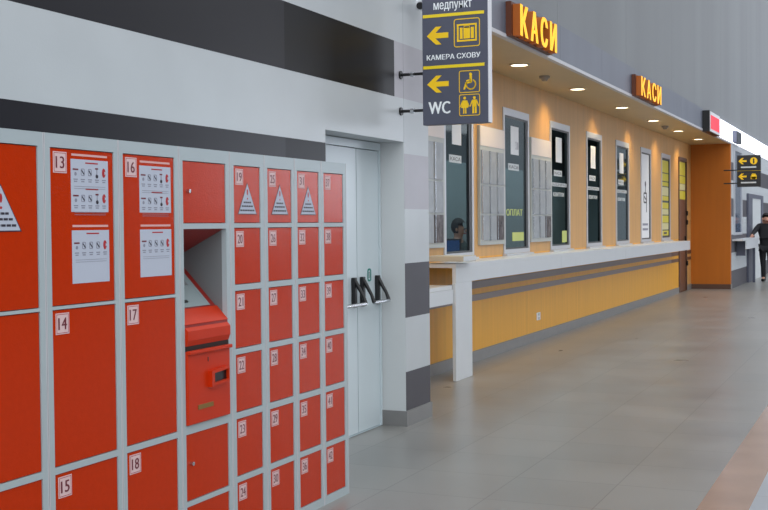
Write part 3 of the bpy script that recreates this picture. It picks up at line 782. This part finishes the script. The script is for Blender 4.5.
p = MB(); p.box(XW, XW + .05, 30.3, 31.2, .001, 2.2, M['sign']); p.box(XW, XW + .05, 33.4, 33.9, .001, 2.2, M['sign']); p.box(XW, XW + .05, 31.2, 33.4, 2.1, 2.2, M['sign']); p.build('door_frame', o)
p = MB(); p.box(XW, XW + .03, 31.2, 33.4, .001, 2.1, M['jamb']); p.build('door_leaf', o)
p = MB(); p.box(XW + .03, XW + .08, 31.35, 31.42, .95, 1.15, M['black']); p.build('door_handle', o)
for yb in (36.0, 41.0):
    o = MB(); o.box(XW, XW + .04, yb, yb + 1.8, 1.2, 2.7, M['sign']); o.box(XW + .04, XW + .05, yb + .1, yb + 1.7, 1.3, 2.6, M['booth_dark'])
    o.build('window_%d' % (11 if yb < 40 else 12), kind='structure')

# ------------------------------------------------------------------ people
def skin(name, verts, edges, radii, m, parent, sub=2):
    me = bpy.data.meshes.new(name); me.from_pydata(verts, edges, []); me.materials.append(m)
    o = bpy.data.objects.new(name, me); COL.objects.link(o); o.parent = parent
    sk = o.modifiers.new('skin', 'SKIN'); sk.use_smooth_shade = True
    for i, r in enumerate(radii):
        me.skin_vertices[0].data[i].radius = (r, r) if not isinstance(r, tuple) else r
    me.skin_vertices[0].data[0].use_root = True
    ss = o.modifiers.new('sub', 'SUBSURF'); ss.levels = sub; ss.render_levels = sub
    return o
def person(loc, label, J, top, bottom, hairm, sitting=False):
    """J: joint dict in local metres"""
    o = thing('person', loc, label, 'person')
    names = list(J); idx = {n: i for i, n in enumerate(names)}
    E = [('pelvis', 'waist'), ('waist', 'chest'), ('chest', 'neck'), ('neck', 'skull'), ('skull', 'crown'),
         ('chest', 'shl'), ('shl', 'ell'), ('ell', 'wrl'), ('wrl', 'hal'), ('chest', 'shr'), ('shr', 'elr'), ('elr', 'wrr'), ('wrr', 'har'),
         ('pelvis', 'hil'), ('hil', 'knl'), ('knl', 'anl'), ('anl', 'tol'), ('pelvis', 'hir'), ('hir', 'knr'), ('knr', 'anr'), ('anr', 'tor')]
    R = {'pelvis': (.15, .12), 'waist': (.14, .11), 'chest': (.17, .12), 'neck': .05, 'skull': (.075, .085), 'crown': .065, 'sh': .066, 'el': .046, 'wr': .031, 'ha': (.036, .022), 'hi': .09, 'kn': .060, 'an': .042, 'to': .038}
    rad = [R.get(n, R.get(n[:2], .05)) for n in names]
    skin('body', [J[n] for n in names], [(idx[x], idx[y]) for x, y in E], rad, M['skin'], o)
    J = dict(J); pv = Vector(J['pelvis']); J['hem'] = tuple(pv - Vector((0, 0, .11))); J['collar'] = tuple(Vector(J['neck']) - Vector((0, 0, .03)))
    for q in 'lr': J['cuf' + q] = tuple(Vector(J['an' + q]) - Vector((0, 0, .03)))
    E2 = E + [('pelvis', 'hem'), ('chest', 'collar'), ('anl', 'cufl'), ('anr', 'cufr')]
    R.update({'hem': (.155, .125), 'collar': .06, 'cu': .048})
    def scale(r, k): return (r[0] * k, r[1] * k) if isinstance(r, tuple) else r * k
    sub = ['pelvis', 'hem', 'collar', 'waist', 'chest', 'shl', 'ell', 'wrl', 'shr', 'elr', 'wrr']
    ii = {n: i for i, n in enumerate(sub)}
    ed = [(ii[x], ii[y]) for x, y in E2 if x in ii and y in ii]
    skin('jacket', [J[n] for n in sub], ed, [scale(R.get(n, R.get(n[:2], .05)), 1.22) for n in sub], top, o)
    sub = ['pelvis', 'hil', 'knl', 'anl', 'cufl', 'hir', 'knr', 'anr', 'cufr']; ii = {n: i for i, n in enumerate(sub)}
    ed = [(ii[x], ii[y]) for x, y in E2 if x in ii and y in ii]
    skin('trousers', [J[n] for n in sub], ed, [scale(R.get(n, R.get(n[:2], .05)), 1.2) for n in sub], bottom, o)
    for s in ('l', 'r'):
        A, T = Vector(J['an' + s]), Vector(J['to' + s]); d = (T - A); d.z = 0
        q = MB(); q.tube([A + Vector((0, 0, -.045)) - d * .2, A + Vector((0, 0, -.04)) + d * .5, T + Vector((0, 0, -.005))], [.045, .048, .035], M['black'], 12)
        sh = q.build('shoe'); sh.parent = o
        for v in sh.data.vertices: v.co += Vector(sh.location)
        sh.location = (0, 0, 0)
    # face and hair
    c = Vector(J['skull']); cr = Vector(J['crown']); fw = Vector(J['face']) - c if 'face' in J else Vector((0, -1, 0))
    return o, c, cr
def head_bits(o, c, cr, fw, beanie=False):
    fw = fw.normalized(); side = fw.cross(Vector((0, 0, 1))).normalized()
    def sph(name, ctr, r, m, cut=None):
        b = bmesh.new(); bmesh.ops.create_uvsphere(b, u_segments=20, v_segments=14, radius=1)
        for v in b.verts: v.co = Vector((v.co.x * r[0], v.co.y * r[1], v.co.z * r[2])) + ctr
        if cut:
            dl = [v for v in b.verts if cut(v.co)]; bmesh.ops.delete(b, geom=dl, context='VERTS')
        me = bpy.data.meshes.new(name); b.to_mesh(me); b.free(); me.materials.append(m)
        for pl in me.polygons: pl.use_smooth = True
        q = bpy.data.objects.new(name, me); COL.objects.link(q); q.parent = o; return q
    mid = (c + cr) / 2
    sph('hair', mid - fw * .012 + Vector((0, 0, .02)), (.098, .105, .115), M['hair'], lambda v: (v - mid).dot(fw) > .035 and v.z < mid.z + .06 or v.z < mid.z - .07)
    for s in (-1, 1):
        sph('eye', mid + fw * .082 + side * s * .032 + Vector((0, 0, -.005)), (.012, .012, .009), M['navy'])
        sph('ear', mid + side * s * .085 - fw * .005 + Vector((0, 0, -.02)), (.018, .02, .032), M['skin'])
    sph('nose', mid + fw * .095 + Vector((0, 0, -.03)), (.014, .014, .022), M['skin'])
    sph('mouth', mid + fw * .082 + Vector((0, 0, -.068)), (.024, .014, .007), M['ink_red'])
def fingers(o, wrist, hand, m):
    d = (Vector(hand) - Vector(wrist)).normalized(); side = d.cross(Vector((0, 0, 1))).normalized(); down = Vector((0, 0, -1)) if abs(d.z) < .9 else Vector((1, 0, 0))
    for k, L in enumerate((.062, .072, .068, .052)):
        b0 = Vector(hand) + side * (-.027 + .018 * k) - d * .01
        p = MB(); pts = [b0, b0 + d * L * .5 + down * .006, b0 + d * L + down * .022]
        p.tube(pts, [.009, .0085, .007], m, 8); q = p.build('finger'); q.parent = o
        for v in q.data.vertices: v.co += Vector(q.location)
        q.location = (0, 0, 0)
    b0 = Vector(wrist) + d * .03 - side * .02
    p = MB(); p.tube([b0, b0 - side * .03 + d * .03, b0 - side * .035 + d * .06 + down * .01], [.011, .010, .008], m, 8); q = p.build('thumb'); q.parent = o
    for v in q.data.vertices: v.co += Vector(q.location)
    q.location = (0, 0, 0)
# standing person leaning with one arm on the far desk (local origin at the feet)
J = {'pelvis': (0, 0, .93), 'waist': (-.01, 0, 1.08), 'chest': (-.03, 0, 1.30), 'neck': (-.02, -.01, 1.46), 'skull': (0, -.03, 1.55), 'crown': (.0, -.035, 1.63),
     'shl': (-.19, -.01, 1.38), 'ell': (-.27, -.26, 1.24), 'wrl': (-.29, -.52, 1.165), 'hal': (-.29, -.60, 1.145),
     'shr': (.15, 0, 1.38), 'elr': (.22, .03, 1.13), 'wrr': (.20, -.08, .93), 'har': (.19, -.1, .86),
     'hil': (-.09, 0, .86), 'knl': (-.08, -.02, .48), 'anl': (-.06, 0, .09), 'tol': (-.08, -.15, .04),
     'hir': (.09, 0, .86), 'knr': (.10, -.02, .48), 'anr': (.12, .02, .09), 'tor': (.15, -.13, .04)}
PX, PY = -2.93, 31.0
po, c, cr = person((PX - 0.0, PY - .12 + .12, 0), 'person in a black jacket leaning one arm on the white desk at the right edge', J, M['jacket'], M['trousers'], M['hair'])
head_bits(po, c, cr, Vector((.45, -1, -.25))); fingers(po, J['wrl'], J['hal'], M['skin']); fingers(po, J['wrr'], J['har'], M['skin'])

# seated clerk dimly seen behind the first window
J = {'pelvis': (0, 0, .55), 'waist': (0, 0, .70), 'chest': (0.02, 0, .95), 'neck': (.03, 0, 1.12), 'skull': (.05, 0, 1.21), 'crown': (.05, 0, 1.30),
     'shl': (.02, -.17, 1.03), 'ell': (.10, -.23, .80), 'wrl': (.32, -.15, .80), 'hal': (.40, -.13, .79),
     'shr': (.02, .17, 1.03), 'elr': (.10, .23, .80), 'wrr': (.32, .15, .80), 'har': (.40, .13, .79),
     'hil': (.02, -.09, .52), 'knl': (.42, -.10, .52), 'anl': (.42, -.10, .09), 'tol': (.56, -.10, .04),
     'hir': (.02, .09, .52), 'knr': (.42, .10, .52), 'anr': (.42, .10, .09), 'tor': (.56, .10, .04)}
BX, BY = -5.35, 14.8
po, c, cr = person((BX, BY, .2), 'seated clerk dimly visible behind the glass of the first ticket window', J, M['shirt'], M['trousers'], M['hair'])
head_bits(po, c, cr, Vector((1, 0, -.1))); fingers(po, J['wrl'], J['hal'], M['skin']); fingers(po, J['wrr'], J['har'], M['skin'])
o = thing('office_chair', (BX - .02, BY, .2), 'dark office chair under the seated clerk behind the first window', 'chair')
p = MB(); p.box(BX - .22, BX + .24, BY - .23, BY + .23, .55, .60, M['booth_dark'], .02); p.build('seat', o)
p = MB(); p.box(BX - .34, BX - .29, BY - .2, BY + .2, .7, 1.15, M['booth_dark'], .02); p.box(BX - .32, BX - .20, BY - .03, BY + .03, .57, .75, M['black']); p.build('backrest', o)
p = MB(); p.tube([(BX, BY, .55), (BX, BY, .26)], .025, M['black'])
for k in range(5):
    t = k * 2 * math.pi / 5; p.tube([(BX, BY, .28), (BX + .26 * math.cos(t), BY + .26 * math.sin(t), .22)], [.02, .019], M['black'])
p.build('base', o)
p = MB(); p.box(-6.69, -4.75, 8.61, 27.19, .001, .2, M['booth_floor']); p.build('floor_booth', kind='structure')
o = thing('booth_desk', (-4.55, 13.5, 0), 'clerk desk behind the ticket windows, hidden below the glass', 'desk')
p = MB(); p.box(-4.73, XK - .12, 9.5, 21.2, .72, .75, M['booth_desk']); p.build('desk_top', o)
for yy in (9.6, 12.4, 15.2, 18.0, 21.0):
    p = MB(); p.box(-4.72, XK - .14, yy, yy + .04, .001, .719, M['booth_desk']); p.build('side_panel', o)
o = thing('monitor', (-4.6, 12.75, .751), 'blue screen standing low behind the first ticket window', 'monitor')
p = MB(); p.box(-4.72, -4.50, 12.60, 12.64, .88, 1.34, M['black'], .005); p.rect(Frame((0, 12.60, 0), (1, 0, 0), (0, 0, 1)), -4.71, -4.51, .90, 1.32, 0, .002, M['monitor']); p.build('screen', o)
p = MB(); p.box(-4.63, -4.59, 12.61, 12.65, .76, .90, M['black']); p.box(-4.70, -4.52, 12.55, 12.70, .751, .765, M['black']); p.build('stand', o)

# ------------------------------------------------------------------ light
W = bpy.data.worlds.new('World'); SC.world = W; W.use_nodes = True
nt = W.node_tree; N = nt.nodes; L = nt.links; bg = N['Background']
tc = N.new('ShaderNodeTexCoord'); sp = N.new('ShaderNodeSeparateXYZ'); L.new(tc.outputs['Generated'], sp.inputs['Vector'])
rp = N.new('ShaderNodeValToRGB'); L.new(sp.outputs['Z'], rp.inputs['Fac'])
rp.color_ramp.elements[0].position = .0; rp.color_ramp.elements[0].color = (.52, .535, .56, 1)
rp.color_ramp.elements[1].position = .55; rp.color_ramp.elements[1].color = (.92, .96, 1.0, 1)
e = rp.color_ramp.elements.new(.22); e.color = (.62, .64, .67, 1)
ng = N.new('ShaderNodeMapRange'); ng.inputs['From Min'].default_value = .1; ng.inputs['From Max'].default_value = -1; ng.inputs['To Min'].default_value = 1.0; ng.inputs['To Max'].default_value = 2.35
L.new(sp.outputs['Y'], ng.inputs['Value'])
vm = N.new('ShaderNodeVectorMath'); vm.operation = 'SCALE'; L.new(rp.outputs['Color'], vm.inputs[0]); L.new(ng.outputs['Result'], vm.inputs['Scale'])
L.new(vm.outputs['Vector'], bg.inputs['Color']); bg.inputs['Strength'].default_value = 1.22

def area(name, loc, rot, sx, sy, e, col):
    ld = bpy.data.lights.new(name, 'AREA'); ld.shape = 'RECTANGLE'; ld.size = sx; ld.size_y = sy; ld.energy = e; ld.color = col
    o = bpy.data.objects.new(name, ld); COL.objects.link(o); o.location = loc; o.rotation_euler = rot; return o
area('booth_fill', (-5.4, 17, 3.2), (0, 0, 0), 1.2, 15, 220, (.85, 1, .98))  # unseen fill lamp added to brighten the booth behind the glass

# ------------------------------------------------------------------ camera
cam = bpy.data.cameras.new('Camera'); cam.sensor_width = 36; cam.lens = 1180 / 768 * 36; cam.clip_start = .05; cam.clip_end = 300
co = bpy.data.objects.new('Camera', cam); COL.objects.link(co); SC.camera = co
yw, pt, rl = .4077, .0252, .0095
fw = Vector((-math.sin(yw) * math.cos(pt), math.cos(yw) * math.cos(pt), -math.sin(pt)))
rt = Vector((math.cos(yw), math.sin(yw), 0)); dn_ = fw.cross(rt)
r2 = math.cos(rl) * rt + math.sin(rl) * dn_; d2 = -math.sin(rl) * rt + math.cos(rl) * dn_
mw = Matrix((( r2.x, -d2.x, -fw.x, 0), (r2.y, -d2.y, -fw.y, 0), (r2.z, -d2.z, -fw.z, 1.5), (0, 0, 0, 1)))
co.matrix_world = mw
SC.view_settings.view_transform = 'Standard'; SC.view_settings.look = 'None'; SC.view_settings.gamma = 1; SC.view_settings.use_curve_mapping = False
SC.view_settings.exposure = 0.0
